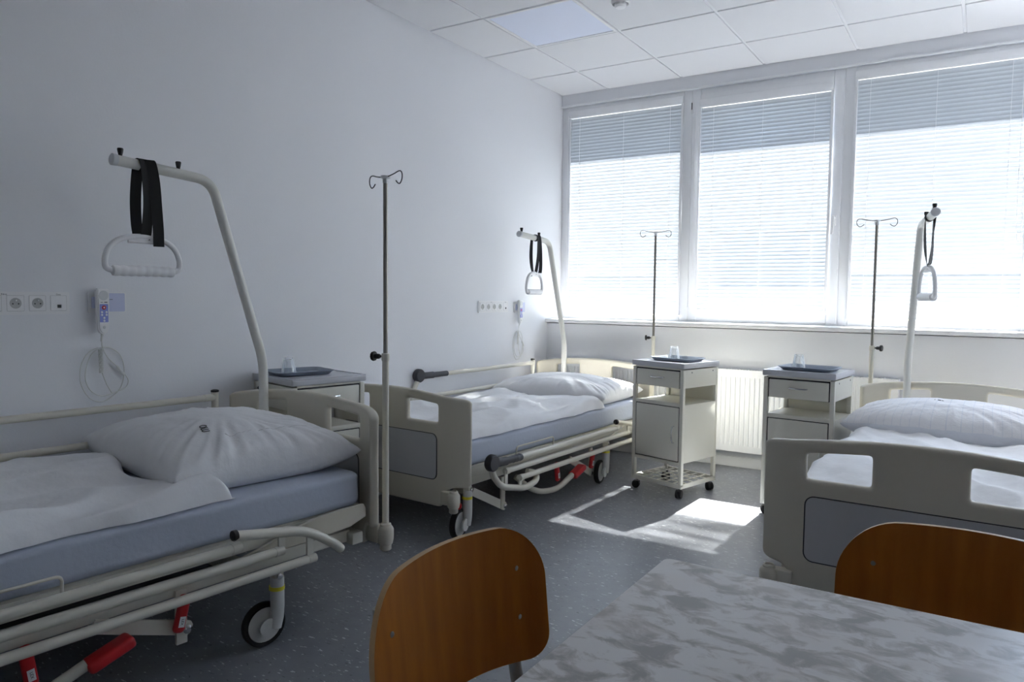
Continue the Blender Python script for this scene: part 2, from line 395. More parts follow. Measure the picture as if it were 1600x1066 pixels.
# ------------------------------------------------------------------ radiators
def radiator(x0, x1, z0, z1, label):
    y0, y1 = -.212, -.300; w = x1-x0
    e = empty('radiator', ((x0+x1)/2, -.25, 0), 0, label, 'radiator', 'radiators under the windows')
    b = MB(); n = int(w/.0335)
    P = [(-w/2, z0)]
    prof = []
    for i in range(n):
        xa = -w/2+.03 + (w-.06)*i/n; st = (w-.06)/n
        prof += [(xa, 0), (xa+st*.28, 0), (xa+st*.40, .007), (xa+st*.72, .007), (xa+st*.84, 0)]
    prof = [(-w/2, 0)] + prof + [(w/2-.03, 0), (w/2, 0)]
    lev = [(z0, 0), (z0+.045, 0), (z0+.062, 1), (z1-.062, 1), (z1-.045, 0), (z1, 0)]
    V = [[b.bm.verts.new((x, -.050+d*f, z)) for (x, d) in prof] for (z, f) in lev]
    for A, B in zip(V, V[1:]):
        for i in range(len(prof)-1): b.bm.faces.new((A[i], A[i+1], B[i+1], B[i]))
    b.build('front_panel', 'radiator', e, smooth=25)
    b = MB(); b.box((0, .034, (z0+z1)/2), (w, .008, z1-z0)); b.build('back_panel', 'radiator', e)
    for s in (-1, 1):
        b = MB(); b.box((s*(w/2-.002), -.008, (z0+z1)/2), (.006, .09, z1-z0), bev=.002); b.build('side_cover', 'radiator', e)
    b = MB(); b.box((0, -.047, z1+.003), (w, .008, .008)); b.box((0, .034, z1+.003), (w, .008, .008))
    k = int(w/.02)
    for i in range(k+1): b.box((-w/2+.004+(w-.008)*i/k, -.006, z1+.002), (.006, .078, .005))
    b.build('top_grille', 'radiator', e)
    b = MB(); b.cyl((w/2-.06, 0, z0+.02), (w/2-.06, 0, -.0), .009, 10); b.cyl((w/2-.11, 0, z0+.02), (w/2-.11, 0, 0), .009, 10); b.build('supply_pipe', 'radiator', e)
radiator(.075, 1.05, .125, .69, 'white panel radiator behind the headboard of the bed in the window corner')
radiator(1.16, 2.56, .125, .69, 'long white ribbed radiator under the middle window between two bedside cabinets')

# ------------------------------------------------------------------ beds
def mul(v, s): return (v[0], v[1], v[2])
def end_board(name, parent, y0, sgn, dz, half=.485, infill_side=-1):
    """moulded bed end; sgn +1: wings curve to +y"""
    zt = lambda x: .737 - .040*(x/.485)**2
    k = half/.485
    cols = [-.485, -.472, -.435, -.385, -.362, -.336, -.318, -.237, -.155, -.137, -.115, -.06, 0]
    cols = cols + [-c for c in cols[:-1]][::-1]
    zb = lambda x: .165 if abs(x) < .37 else .262
    def rows(x):
        t = zt(x); bz = zb(x); c = .020 if abs(x) > .48 else 0
        return [bz+c, bz+.018+c, .30, .41, .52, .56, .578, .596, t-.072, t-.054, t-.022-c*.4, t-.006-c*.7]
    bm = bmesh.new()
    def ey(x):
        a = max(0, abs(x)-.33); return .07*(a/.155)**2
    def nrm(x):
        a = max(0, abs(x)-.33); s = 2*.07*a/.155**2*(1 if x > 0 else -1)
        v = Vector((-s, 1, 0)).normalized(); return v
    nr = 12
    F, B = [], []
    for x in cols:
        r = rows(x); f, bk = [], []
        for j, z in enumerate(r):
            th = .017
            if j in (10, 11): th = .019
            base = Vector((x*k, ey(x), z+dz)); n = nrm(x)*th
            pf, pb = base-n, base+n
            f.append(bm.verts.new((pf.x, y0+sgn*pf.y, pf.z))); bk.append(bm.verts.new((pb.x, y0+sgn*pb.y, pb.z)))
        F.append(f); B.append(bk)
    hole = lambda i, j: (cols[i] >= -.3361 and cols[i+1] <= -.1369 or cols[i] >= .1369 and cols[i+1] <= .3361) and j in (6, 7, 8)
    cells = [(i, j) for i in range(len(cols)-1) for j in range(nr-1) if not hole(i, j)]
    S = set(cells)
    for (i, j) in cells:
        bm.faces.new((F[i][j], F[i+1][j], F[i+1][j+1], F[i][j+1])); bm.faces.new((B[i][j], B[i][j+1], B[i+1][j+1], B[i+1][j]))
        for (di, dj, p, q) in ((-1, 0, (i, j), (i, j+1)), (1, 0, (i+1, j), (i+1, j+1)), (0, -1, (i, j), (i+1, j)), (0, 1, (i, j+1), (i+1, j+1))):
            if (i+di, j+dj) not in S:
                bm.faces.new((F[p[0]][p[1]], F[q[0]][q[1]], B[q[0]][q[1]], B[p[0]][p[1]]))
    mb = MB(); mb.bm.free(); mb.bm = bm
    o = mb.build(name, 'cream', parent, smooth=180)
    md = o.modifiers.new('smooth', 'SUBSURF'); md.levels = 2; md.render_levels = 2
    for side in (-1, 1):
        b = MB(); yy = y0 + sgn*side*.0165
        b.prism(rrect(.668*k, .218, .028, 6, 0, .409+dz), .003, frame((0, yy, 0), (1, 0, 0), (0, 0, 1)) if sgn*side < 0 else frame((0, yy, 0), (-1, 0, 0), (0, 0, 1)))
        b.build('infill_panel', 'infill', o)
        b = MB(); P = [(p[0], yy-0*sgn*side, p[1]) for p in rrect(.674*k, .224, .031, 6, 0, .409+dz)]
        b.tube(P, .0022, 6, closed=True); b.build('panel_seam', 'charcoal', o)
    return o

def caster(parent, x, y, yaw, ring=True, redcap=False):
    """150 mm castor, swivel axis at x, y"""
    c, s = math.cos(yaw), math.sin(yaw); rot = Matrix.Rotation(yaw, 3, 'Z')
    def P(lx, ly, z): v = rot @ Vector((lx, ly, 0)); return Vector((x+v.x, y+v.y, z))
    b = MB(); b.tube([P(.018, 0, .238), P(.018, 0, .14), P(.018, -.002, .10), P(.018, -.008, .066), P(.018, -.009, .062)], [.0235, .0235, .0225, .020, .012], 16); b.box(P(.012, -.022, .078), (.010, .045, .03), rot, bev=.004)
    b.lathe([(.024, 0), (.030, .004), (.030, .012)], P(.016, -.035, .075), rot @ AX['-x'].inverted()); f = b.build('caster', 'wheel', parent)
    ax = rot @ AX['x']
    b = MB(); b.lathe([(.010, -.012), (.058, -.012), (.061, -.006), (.061, .006), (.058, .012), (.010, .012)], P(-.012, -.035, .075), ax, 32); b.build('wheel_disc', 'wheel', f)
    b = MB(); b.lathe([(.060, -.013), (.070, -.015), (.075, -.008), (.075, .008), (.070, .015), (.060, .013)], P(-.012, -.035, .075), ax, 32, False, False)
    b.build('tyre', 'rubber', f)
    if ring: b = MB(); b.cyl(P(.016, 0, .195), P(.016, 0, .208), .026, 18); b.build('ring', 'yellow', f)
    b = MB(); b.box(P(.016, 0, .245), (.034, .034, .035), rot, bev=.004); b.build('mount', 'tube', f)
    b = MB(); b.lathe([(.006, 0), (.010, .002), (.010, .008), (.004, .010)], P(.016, .0, .245)+rot @ Vector((.018, 0, 0)), ax, 10); b.build('bolt', 'chrome', f)
    if redcap: b = MB(); b.lathe([(.018, 0), (.020, .006), (.015, .012)], P(0, -.06, .175), rot @ AX['-y'], 16); b.build('brake_button', 'red', f)
    return f

def side_rail(parent, sx, x, y0, y1, dz, raised=None, short=0):
    """lowered rail of three tubes with slanting end bars; sx = +1 on the right; raised: draw it raised"""
    X = sx*x
    yh, yf = y1-.66, y0+.18                          # reference: top of the head bar, top of the foot bar
    if raised is None:
        tubes = [(yf+.05, yh+.025, .358), (yf+.117, yh+.175, .308), (yf+.243, yh+.30, .250)]; o = None
        for (ya, yb_, z) in tubes:
            b = MB(); b.tube([(X, ya-.004, z+dz), (X, ya+.026, z+dz), (X, ya+.0261, z+dz), (X, yb_-.03, z+dz), (X, yb_-.0299, z+dz), (X, yb_, z+dz)], [.0172, .0172, .0145, .0145, .0158, .0158])
            if o is None: o = b.build('side_rail', 'tube', parent)
            else: b.build('rail_tube', 'tube', o)
        b = MB()
        b.tube(fillet([(X, yh, .398+dz), (X, yh+.27, .350+dz), (X, yh+.385, .272+dz), (X-sx*.01, yh+.415, .246+dz)], .07), .016)
        for (ya, za, yb_, zb_) in ((.165, .312, .175, .36), (.29, .258, .268, .34)): b.box((X, yh+(ya+yb_)/2, (za+zb_)/2+dz), (.008, .024, .07))
        b.build('end_bar', 'tube', o); b = MB()
        for (ya, za, zb_) in ((.12, .215, .315), (.245, .195, .25)): b.box((X, yf+ya, (za+zb_)/2+dz-.005), (.008, .022, zb_-za))
        b.tube(fillet([(X, yf, .372+dz), (X, yf+.008, .31+dz), (X, yf+.08, .235+dz), (X, yf+.29, .185+dz), (X, yf+.40, .205+dz), (X-sx*.03, yf+.44, .235+dz), (X-sx*.05, yf+.38, .25+dz)], .05), .0165)
        b.build('end_bar', 'tube', o)
        b = MB(); b.lathe([(.012, 0), (.0168, .003), (.0168, .016)], (X, yh-.004, .3985+dz), AX['y'], 16); b.build('end_cap', 'black', o)
        b = MB(); b.lathe([(.036, -.020), (.042, -.012), (.042, .012), (.036, .020)], (X+sx*.006, yf-.004, .372+dz), AX['x'], 26); b.tube([(X, yf, .366+dz), (X, yf+.12, .36+dz), (X, yf+.121, .36+dz), (X, yf+.25, .358+dz)], [.022, .022, .018, .0175], 16)
        for k in range(3): b.tube([(X, yf+.175+.028*k, .3585+dz), (X, yf+.187+.028*k, .3585+dz)], .0190, 16)
        b.build('hinge_joint', 'charcoal', o)
    else:
        ya, yb_ = raised
        b = MB()
        o = None
        for z, d in ((.678, 0), (.545, -.075), (.42, -.1)):
            b = MB(); b.tube([(X, ya+d, z+dz), (X, yb_-.05, z+dz), (X, yb_-.0499, z+dz), (X, yb_, z+dz)], [.0145, .0145, .0155, .0155])
            if o is None: o = b.build('side_rail', 'tube', parent)
            else: b.build('rail_tube', 'tube', o)
        b = MB(); b.tube(fillet([(X, yb_, .705+dz), (X, yb_, .40+dz), (X, yb_-.03, .33+dz)], .05), .0155); b.build('end_bar', 'tube', o); b = MB()
        b.tube(fillet([(X, ya+.01, .68+dz), (X, ya-.05, .60+dz), (X, ya-.10, .45+dz), (X, ya-.10, .33+dz)], .05), .0155)
        b.build('end_bar', 'tube', o)
        b = MB(); b.lathe([(.0168, -.004), (.0175, .004), (.010, .007)], (X, yb_, .705+dz), None, 16); b.build('end_cap', 'black', o)
        if short == 0:
            b = MB(); b.lathe([(.036, -.020), (.042, -.012), (.042, .012), (.036, .020)], (X, ya, .684+dz), AX['x'], 26)
            b.tube([(X, ya, .681+dz), (X, ya+.13, .679+dz), (X, ya+.131, .679+dz), (X, ya+.265, .678+dz)], [.021, .021, .0175, .0175], 16); b.build('hinge_joint', 'charcoal', o)
    return o

def bed(loc, rz, L, dz, label, rails, cast, footk=.485, pedals=True, railx=.52):
    e = empty('hospital_bed', loc, rz, label, 'bed', 'hospital beds')
    end_board('footboard', e, 0, 1, dz, footk); end_board('headboard', e, L, -1, dz)
    # mattress platform
    b = MB(); wf = .42 if footk > .46 else .40
    b.box((0, L/2, .335+dz), (2*wf, L-.13, .03), bev=.008)
    for s in (-1, 1): b.box((s*(wf-.01), L/2, .315+dz), (.03, L-.16, .05), bev=.006)
    b.build('mattress_platform', 'tube', e)
    for s in (-1, 1):                       # plastic side covers at the head section
        P = [(-.62, 0), (-.62, .005)] + [(-.62+.52*t, .005+.072*math.sin(PI*min(1, t*1.25)/2)**1.3 - .0*t) for t in [i/14 for i in range(15)]] + [(-.09, .06), (-.09, .03), (-.16, .008), (-.30, 0)]
        b = MB(); b.prism(P, .014, frame((s*.455-.007, L, .287+dz), (0, 1, 0), (0, 0, 1))); b.build('side_cover', 'cream', e, smooth=30)
    # base frame
    b = MB()
    for s in (-1, 1): b.box((s*.37, L/2, .262+dz*.5), (.05, L-.22, .045), bev=.005)
    for y in (.12, .55, L-.55, L-.14): b.box((0, y, .262+dz*.5), (.72, .05, .04), bev=.005)
    for y in (.10, L-.10):
        for s in (-1, 1): b.box((s*.395, y, .245+dz*.7), (.07, .05, .045), bev=.006)
    b.build('base_frame', 'tube', e)
    b = MB(); b.box((0, L/2, .215), (.30, .70, .07), bev=.02); b.box((.0, L/2+.38, .20), (.10, .30, .06), bev=.01); b.build('drive_unit', 'charcoal', e)
    for s in (-1, 1):
        for (y, d) in ((.20, 1), (L-1.0, 1)):
            b = MB(); a, c = Vector((s*.40, y, .20+dz)), Vector((s*.40, y+.25, .075+dz*1.6))
            dr = (c-a).normalized(); P = [(-.016, -.020), ((c-a).length+.010, -.022), ((c-a).length+.020, -.012), ((c-a).length+.020, .012), ((c-a).length+.010, .022), (-.016, .020)]
            b.prism(P, .010, frame(a, dr, dr.cross(Vector((1, 0, 0))))); b.box((s*.40, y+.235, .15+dz), (.012, .035, .17), bev=.003)
            o = b.build('lift_arm', 'tube', e)
            b = MB(); b.lathe([(.014, -.012), (.014, .012), (.007, .018)], c, AX['x'] if s > 0 else AX['-x'], 12); b.build('bolt', 'chrome', o)
    for (y, s) in ((-.02, 1), (-.02, -1), (L+.02, 1), (L+.02, -1)):
        b = MB(); X = s*.448
        b.lathe([(.018, .155), (.022, .160), (.022, .178), (.027, .182), (.031, .20), (.031, .238), (.027, .246), (.021, .252), (.021, .258), (.017, .262), (.014, .262), (.014, .255)], (X, y, dz), None, 22)
        b.box((s*.405, y+(.012 if y < 0 else -.012), .218+dz), (.07, .045, .065), bev=.006); b.build('accessory_socket', 'cream', e)
    b = MB(); b.cyl((-.25, L-.05, .25+dz), (-.25, L-.05, .40+dz), .026, 16); b.build('mast_socket', 'tube', e)
    for c in cast: caster(e, *c)
    for (s, kind) in rails:
        if kind is None: side_rail(e, s, railx, 0, L, dz)
        else: side_rail(e, s, kind[2] if len(kind) > 2 else .47, 0, L, dz, kind[:2], kind[3] if len(kind) > 3 else 0)
    if pedals:
        for s in (-1, 1):
            # red levers hanging under the frame
            for (y, tilt, yaw) in ((L-1.18, 8, 1), (L-.77, -14, 1)):
                b = MB(); rot = Matrix.Rotation(R(tilt), 3, 'X')
                b.box((s*.415, y, .165+dz), (.026, .034, .115), rot, bev=.012, seg=3); o = b.build('release_lever', 'red', e)
                b = MB(); P = Vector((s*.415, y, .165+dz)) + rot @ Vector((s*.0132, 0, -.022))
                b.box(P, (.001, .018, .032), rot); b.build('lever_label', 'white', o)
                text('LEX', .011, frame(P+Vector((s*.0008, 0, 0)), rot @ Vector((0, 0, -s)), rot @ Vector((0, 1, 0))) if s > 0 else frame(P+Vector((-.0008, 0, 0)), rot @ Vector((0, 0, 1)), rot @ Vector((0, 1, 0))), 'lever_text', 'ink', o, .0002)
            y = L-1.02
            b = MB(); b.tube(fillet([(s*.30, y-.42, .17+dz), (s*.38, y-.34, .075+dz), (s*.43, y-.18, .065+dz), (s*.44, y-.03, .125+dz)], .07), .0165, 12); o = b.build('pedal_bar', 'tube', e)
            b = MB(); b.box((s*.44, y+.03, .135+dz), (.06, .13, .035), Matrix.Rotation(R(18), 3, 'X'), bev=.012, seg=3); b.build('pedal_pad', 'red', o)
        for s in (-1, 1):                    # mattress retaining hoops
            for y in (.66,):
                b = MB(); b.tube(fillet([(s*.452, y-.18, .33+dz), (s*.458, y-.18, .395+dz), (s*.458, y+.18, .395+dz), (s*.452, y+.18, .33+dz)], .02), .0045, 8); b.build('mattress_retainer', 'tube', e)
    return e

L = 2.13
B1 = dict(h=(.63, -3.279), t=-.10, dz=.055, L=1.95)
c1, s1 = math.cos(B1['t']), math.sin(B1['t'])
B1['f'] = (B1['h'][0]+s1*B1['L'], B1['h'][1]-c1*B1['L'])
BEDS = {1: (B1['f'], B1['t'], B1['L'], .055), 2: ((.449, -2.584), -.058, L, 0.), 3: ((2.831, -2.766), -.025, L, .004)}
bed((*BEDS[1][0], 0), BEDS[1][1], BEDS[1][2], .055, 'cream hospital bed nearest on the left, with its long side towards the camera', [(1, None), (-1, (.42, 1.95-.15, .468, 1))],
    [(.415, .16, R(20)), (-.37, .16, 0), (.405, 1.95-.44, R(-8), True), (-.40, 1.95-.44, 0)], footk=.44)
bed((*BEDS[2][0], 0), BEDS[2][1], L, 0., 'cream hospital bed in the window corner, footboard behind the pole stand', [(1, None), (-1, (.72, 1.985, .47))],
    [(.415, .10, R(12), True, True), (-.40, .10, 0), (.435, L-.66, R(10)), (-.40, L-.55, 0)])
bed((*BEDS[3][0], 0), BEDS[3][1], L, .004, 'cream hospital bed on the right, its footboard behind the wooden chair', [(1, None), (-1, None)],
    [(.40, .10, 0), (-.40, .10, 0), (.40, L-.55, 0), (-.40, L-.55, 0)], pedals=True, railx=.462)
def bl(k, p):                                # bed-local point -> world
    (x, y), t, LL, dz = BEDS[k]; c, s = math.cos(t), math.sin(t)
    return Vector((x+c*p[0]-s*p[1], y+s*p[0]+c*p[1], p[2]))

# mattresses
def mattress(k, label, half=.44):
    (x, y), t, LL, dz = BEDS[k]; y0, y1 = .075, LL-.085
    e = empty('mattress', (x, y, .352+dz), t, label, 'mattress', 'mattresses in blue sheets')
    b = MB(); b.box((0, (y0+y1)/2, .064), (2*half, y1-y0, .128), bev=.028, seg=4)
    bmesh.ops.subdivide_edges(b.bm, edges=[ed for ed in b.bm.edges if ed.calc_length() > .25], cuts=30, use_grid_fill=True)
    for v in b.bm.verts:
        if v.co.z > .004:
            n = noise.noise(Vector((v.co.x*3+k, v.co.y*2.2, v.co.z*9)))
            ed = abs(v.co.x) > half-.03
            if ed and v.co.z < .11: v.co.x += (1 if v.co.x > 0 else -1)*(.004*n - .004 + .003*noise.noise(Vector((v.co.y*14+v.co.z*30, v.co.z*12, k))))
            else: v.co.z += .002*n
    o = b.build('fitted_sheet', 'sheet', e, smooth=60)
    return e
mattress(1, 'blue-sheeted mattress on the nearest left bed', .432)
mattress(2, 'blue-sheeted mattress on the bed in the window corner')
mattress(3, 'blue-sheeted mattress on the right bed behind the chairs', .43)

def ridged(p, s): return 1-abs(noise.noise(p*s))*2
def duvet(k, label, x0, x1, y0, y1, thick, headcut, seed, tip=(0, 0), m='linen'):
    (bx, by), t, LL, dz = BEDS[k]; zt = .482+dz
    e = empty('duvet', (bx, by, zt), t, label, 'duvet', 'white duvets'); nu, nv = 64, 110
    def f(u, v):
        x = x0+(x1-x0)*u; yh = y1+headcut(u); y = y0+(yh-y0)*v
        d = min(u*(x1-x0), (1-u)*(x1-x0)); dh = (1-v)*(yh-y0); df = v*(yh-y0)
        prof = lambda q, r: math.sqrt(max(0, 1-(1-min(1, q/r))**2))
        base = thick*prof(d, .06)**.8*prof(dh, .05)*prof(df, .06)
        p = Vector((x*1.0, y*1.0, seed)); q = Vector((x*2.2+y*.9, y*1.5-x*1.2, seed*3)); w = Vector((x*6+y*2.5, y*3-x*3.5, seed))
        env = prof(d, .10)*prof(dh, .08)
        z = base + env*(.022*noise.noise(p*2.6) + .024*(ridged(q, 1.6)-.5) + .018*(ridged(w, .8)-.4) + .005*noise.noise(w*2.1))
        en = .020*noise.noise(Vector((y*5, seed, u*2))) + .010*noise.noise(Vector((y*15, seed, 4)))
        if u < .02: x -= en
        if u > .98: x += en
        if v > .98: y += .02*noise.noise(Vector((x*7, seed, 2)))
        return Vector((x, y, max(.002, z)))
    b = MB(); V = b.grid(f, nu, nv)
    # underside
    W = [[b.bm.verts.new((V[i][j].co.x, V[i][j].co.y, .001)) for j in range(nv+1)] for i in range(nu+1)]
    for i in range(nu):
        for j in range(nv): b.bm.faces.new((W[i][j], W[i][j+1], W[i+1][j+1], W[i+1][j]))
    for i in range(nu): b.bm.faces.new((V[i][0], W[i][0], W[i+1][0], V[i+1][0])); b.bm.faces.new((V[i][nv], V[i+1][nv], W[i+1][nv], W[i][nv]))
    for j in range(nv): b.bm.faces.new((V[0][j], V[0][j+1], W[0][j+1], W[0][j])); b.bm.faces.new((V[nu][j], W[nu][j], W[nu][j+1], V[nu][j+1]))
    b.build('duvet_cover', m, e, smooth=70)
    return e
D1 = BEDS[1][2]
def hc1(u):       # u 0 wall side .. 1 near side
    return -.64 - .10*math.exp(-((u-.52)/.22)**2) + .05*max(0, (u-.8)/.2)
duvet(1, 'rumpled white duvet on the nearest left bed', -.42, .425, .08, D1, .062, hc1, 3.1)
duvet(2, 'white duvet spread over the bed in the window corner', -.43, .438, .075, L, .050, lambda u: -.58 - .10*math.exp(-((u-.5)/.2)**2) - .08*max(0, (u-.9)/.1), 8.4)
duvet(3, 'white duvet on the right bed seen through the footboard openings', -.425, .425, .075, L, .052, lambda u: -.60-.03*math.sin(u*5), 5.7)

def pillow(k, label, c, a, bdep, T, rz, seed, m='linen', sag=.62, txt=None, lift=0):
    (bx, by), t, LL, dz = BEDS[k]; zt = .4835+dz
    P = bl(k, (c[0], c[1], zt+lift))
    e = empty('pillow', P, t+rz, label, 'pillow', 'white pillows'); n = 80
    def outl(u, v):
        return u*a*(1-.075*(1-abs(v)**2.2)), v*bdep*(1-.075*(1-abs(u)**2.2))
    def th(u, v): return T*(max(0, 1-abs(u)**2.5)*max(0, 1-abs(v)**2.5))**.40
    def top(u, v):
        x, y = outl(u, v); h = th(u, v); r = max(abs(u), abs(v))
        w = Vector((x*9, y*9, seed)); env = min(1, h/T*1.6)
        ang = math.atan2(v, u); rad = Vector((math.cos(ang)*5, math.sin(ang)*5, seed+r*.8))
        z = sag*T*.55*(1-min(1, h/(T*.9))) + h*.98 + env*(.007*noise.noise(w*.6) + .006*(ridged(w, .55)-.5) + .003*(ridged(w, 1.3)-.5)) + (.014*noise.noise(rad*1.6) + .011*(ridged(rad, 2.0)-.4))*(r**1.6)*min(1, h/T*3)
        return Vector((x, y, max(.004, z)))
    def bot(u, v):
        x, y = outl(u, v); h = th(u, v)
        return Vector((x, y, max(0, sag*T*.55*(1-min(1, h/(T*.55))))))
    b = MB(); uvl = b.bm.loops.layers.uv.new('UVMap'); g = lambda i: math.sin((i*2-1)*PI/2*.999)*.5+.5
    V = [[None]*(n+1) for _ in range(n+1)]; W = [[None]*(n+1) for _ in range(n+1)]
    for i in range(n+1):
        for j in range(n+1):
            u, v = (i/n)*2-1, (j/n)*2-1; u = math.copysign(abs(u)**.8, u); v = math.copysign(abs(v)**.8, v)
            V[i][j] = b.bm.verts.new(top(u, v))
            W[i][j] = V[i][j] if i in (0, n) or j in (0, n) else b.bm.verts.new(bot(u, v))
    for i in range(n):
        for j in range(n):
            F = b.bm.faces.new((V[i][j], V[i+1][j], V[i+1][j+1], V[i][j+1]))
            for lp, (p, q) in zip(F.loops, ((i, j), (i+1, j), (i+1, j+1), (i, j+1))): lp[uvl].uv = (p/n, q/n)
            try: b.bm.faces.new((W[i][j], W[i][j+1], W[i+1][j+1], W[i+1][j]))
            except ValueError: pass
    o = b.build('pillowcase', m, e, smooth=75)
    b = MB(); sm = []                              # hem seam along one side
    for i in range(41):
        u = -.35+1.2*i/40; q = top(.70, u); sm.append(q+Vector((0, 0, .0003)))
    b.tube(sm, .0011, 5); b.build('hem_seam', m, e)
    if txt:
        body, size, tu, tv, ang = txt
        p0 = top(tu, tv); px = top(tu+.04, tv)-top(tu-.04, tv); py = top(tu, tv+.04)-top(tu, tv-.04); nrm = px.cross(py).normalized()
        X = px.normalized(); Y = nrm.cross(X); ca, sa = math.cos(ang), math.sin(ang)
        text(body, size, frame(p0+nrm*.003, X*ca+Y*sa, Y*ca-X*sa), 'laundry_mark', 'ink', e, .0008)
    return e
pillow(1, 'plump white pillow with a dark laundry mark on the nearest left bed', (-.055, D1-.375), .44, .345, .205, R(-5), 1.7, txt=('OLU', .036, .49, -.44, R(-12)), lift=.0)
pillow(2, 'white pillow against the headboard in the window corner', (0.0, L-.40), .44, .30, .168, R(2), 4.2)
pillow(3, 'white pillow with faint woven lines on the right bed', (-.015, L-.395), .465, .31, .195, R(-1), 6.6, m='striped', txt=('1 OL', .022, -.12, -.1, 0))

# ------------------------------------------------------------------ lifting masts and trapeze handles
def mast(k, label, ang=0):
    (bx, by), t, LL, dz = BEDS[k]
    P = bl(k, (-.25, LL-.05, .40+dz))
    e = empty('lifting_pole', P, t+ang, label, 'lifting pole', 'lifting poles on the beds')
    b = MB(); y = 0
    pts = [(0, 0, -.12), (0, 0, .535), (0, -.19, 1.185), (0, -.545, 1.262)]
    b.tube(fillet([(0, 0, -.10), (0, 0, .445), (0, -.225, 1.182), (0, -.60, 1.212)], .065, 10), .0195, 18); b.build('pole', 'mast', e)
    b = MB(); b.lathe([(.0205, -.012), (.0215, 0), (.0215, .006), (.017, .009)], (0, -.60, 1.212), Matrix.Rotation(R(85.5), 3, 'X'), 20); b.build('end_plug', 'greyplastic', e)
    for yy, z in ((-.575, 1.210), (-.36, 1.193)):
        b = MB(); b.lathe([(.006, .012), (.007, .022), (.009, .030), (.011, .042), (.009, .046)], (0, yy, z), None, 14); b.build('stop_peg', 'black', e)
    return e, P, t+ang
def trapeze(k, mst, y, sz, ln, w, hgt, label, yaw=0):
    e0, P, t = mst; yl = y; zb = 1.182+.030*(-yl-.225)/.375
    c, s = math.cos(t), math.sin(t); Wp = Vector((P.x - s*yl, P.y + c*yl, P.z+zb))
    e = empty('trapeze_handle', Wp, t+yaw, label, 'trapeze handle', 'trapeze handles on straps')
    zt = -ln; zbm = zt-hgt
    b = MB(); hw = w/2
    P_ = [(0, -hw*.82, zbm), (0, -hw*.97, zbm+.010), (0, -hw, zbm+.034)] + [(0, -hw*.985*math.cos(q)**.8, zbm+.034+(hgt-.034)*math.sin(q)**.9) for q in [PI/2*i/6 for i in range(1, 6)]]
    P_ = P_ + [(0, 0, zt)] + [(0, -p[1], p[2]) for p in P_[::-1]]
    b.tube(spline(P_, 5), .0105, 12); b.tube([(0, -hw*.40, zt-.020), (0, hw*.40, zt-.020)], .006, 8); b.tube([(0, -hw*.40, zt-.010), (0, hw*.40, zt-.010)], .006, 8); b.build('handle_frame', 'white', e)
    b = MB(); pr = []; n = 46
    for i in range(n+1):
        q = i/n; yy = -hw*.84+hw*1.68*q; r = .0175+.0025*abs(math.sin(q*PI*8))
        if i in (0, n): r = .011
        pr.append((yy, r))
    b.tube([(0, p[0], zbm) for p in pr], [p[1] for p in pr], 16); b.build('grip', 'white', e)
    # webbing strap: loop over the pole and through the handle, with a loose tail
    def ribbon(path, wd, wv):
        b = MB(); path = spline(path, 8); A = []
        for i, p in enumerate(path):
            a = wv(i/(len(path)-1)); d = Vector((math.sin(a), math.cos(a), 0))*wd/2; A.append((p-d, p+d))
        nrm = []
        V = []
        for i, (p, q) in enumerate(A):
            tg = (path[min(i+1, len(path)-1)]-path[max(i-1, 0)]).normalized(); nn = tg.cross(q-p).normalized()*.0011
            V.append([b.bm.verts.new(x) for x in (p-nn, q-nn, q+nn, p+nn)])
        for X, Y in zip(V, V[1:]):
            for j in range(4): b.bm.faces.new((X[j], X[(j+1) % 4], Y[(j+1) % 4], Y[j]))
        b.bm.faces.new(V[0][::-1]); b.bm.faces.new(V[-1]); return b
    wd = .026+.012*(sz > .9)
    loop = [(-.004, -.014, zt-.012), (-.016, -.016, zt+.05), (-.023, -.014, -.12), (-.0225, -.006, -.02), (-.016, 0, .016), (0, 0, .0235), (.016, 0, .016), (.0225, .004, -.02), (.020, .012, -.13), (.010, .010, zt+.03), (.002, .004, zt-.012)]
    s_ = ribbon(loop, wd, lambda q: .25*math.sin(q*7)*sz+.9*math.sin(q*9)*(1-sz)).build('strap', 'strap', e)
    ribbon([(.014, .010, .021), (.024, .022, .012), (.027, .034, -.06), (.028, .040, -.16), (.024, .046, zt+.03), (.018, .050, zt-.035+.07*(1-sz))], wd, lambda q: .25+1.0*q*(1-sz)).build('strap_tail', 'strap', e)
    b = MB(); b.lathe([(.0215, -.014), (.0225, -.012), (.0225, .012), (.0215, .014)], (0, .004, .0), Matrix.Rotation(R(83), 3, 'X'), 20, False, False); b.build('strap_wrap', 'strap', e)
    return e
m1 = mast(1, 'cream lifting pole rising behind the pillow of the nearest left bed')
m2 = mast(2, 'pale lifting pole at the headboard in the window corner')
m3 = mast(3, 'pale lifting pole on the right bed in front of the right window', ang=R(14))
trapeze(1, m1, -.50, 1., .262, .275, .128, 'large white trapeze handle hanging on black straps over the nearest left bed')
trapeze(2, m2, -.41, .5, .245, .25, .135, 'white trapeze handle hanging over the bed in the window corner', R(8))
trapeze(3, m3, -.47, .3, .25, .25, .15, 'white trapeze handle seen end-on in front of the right window', R(7))

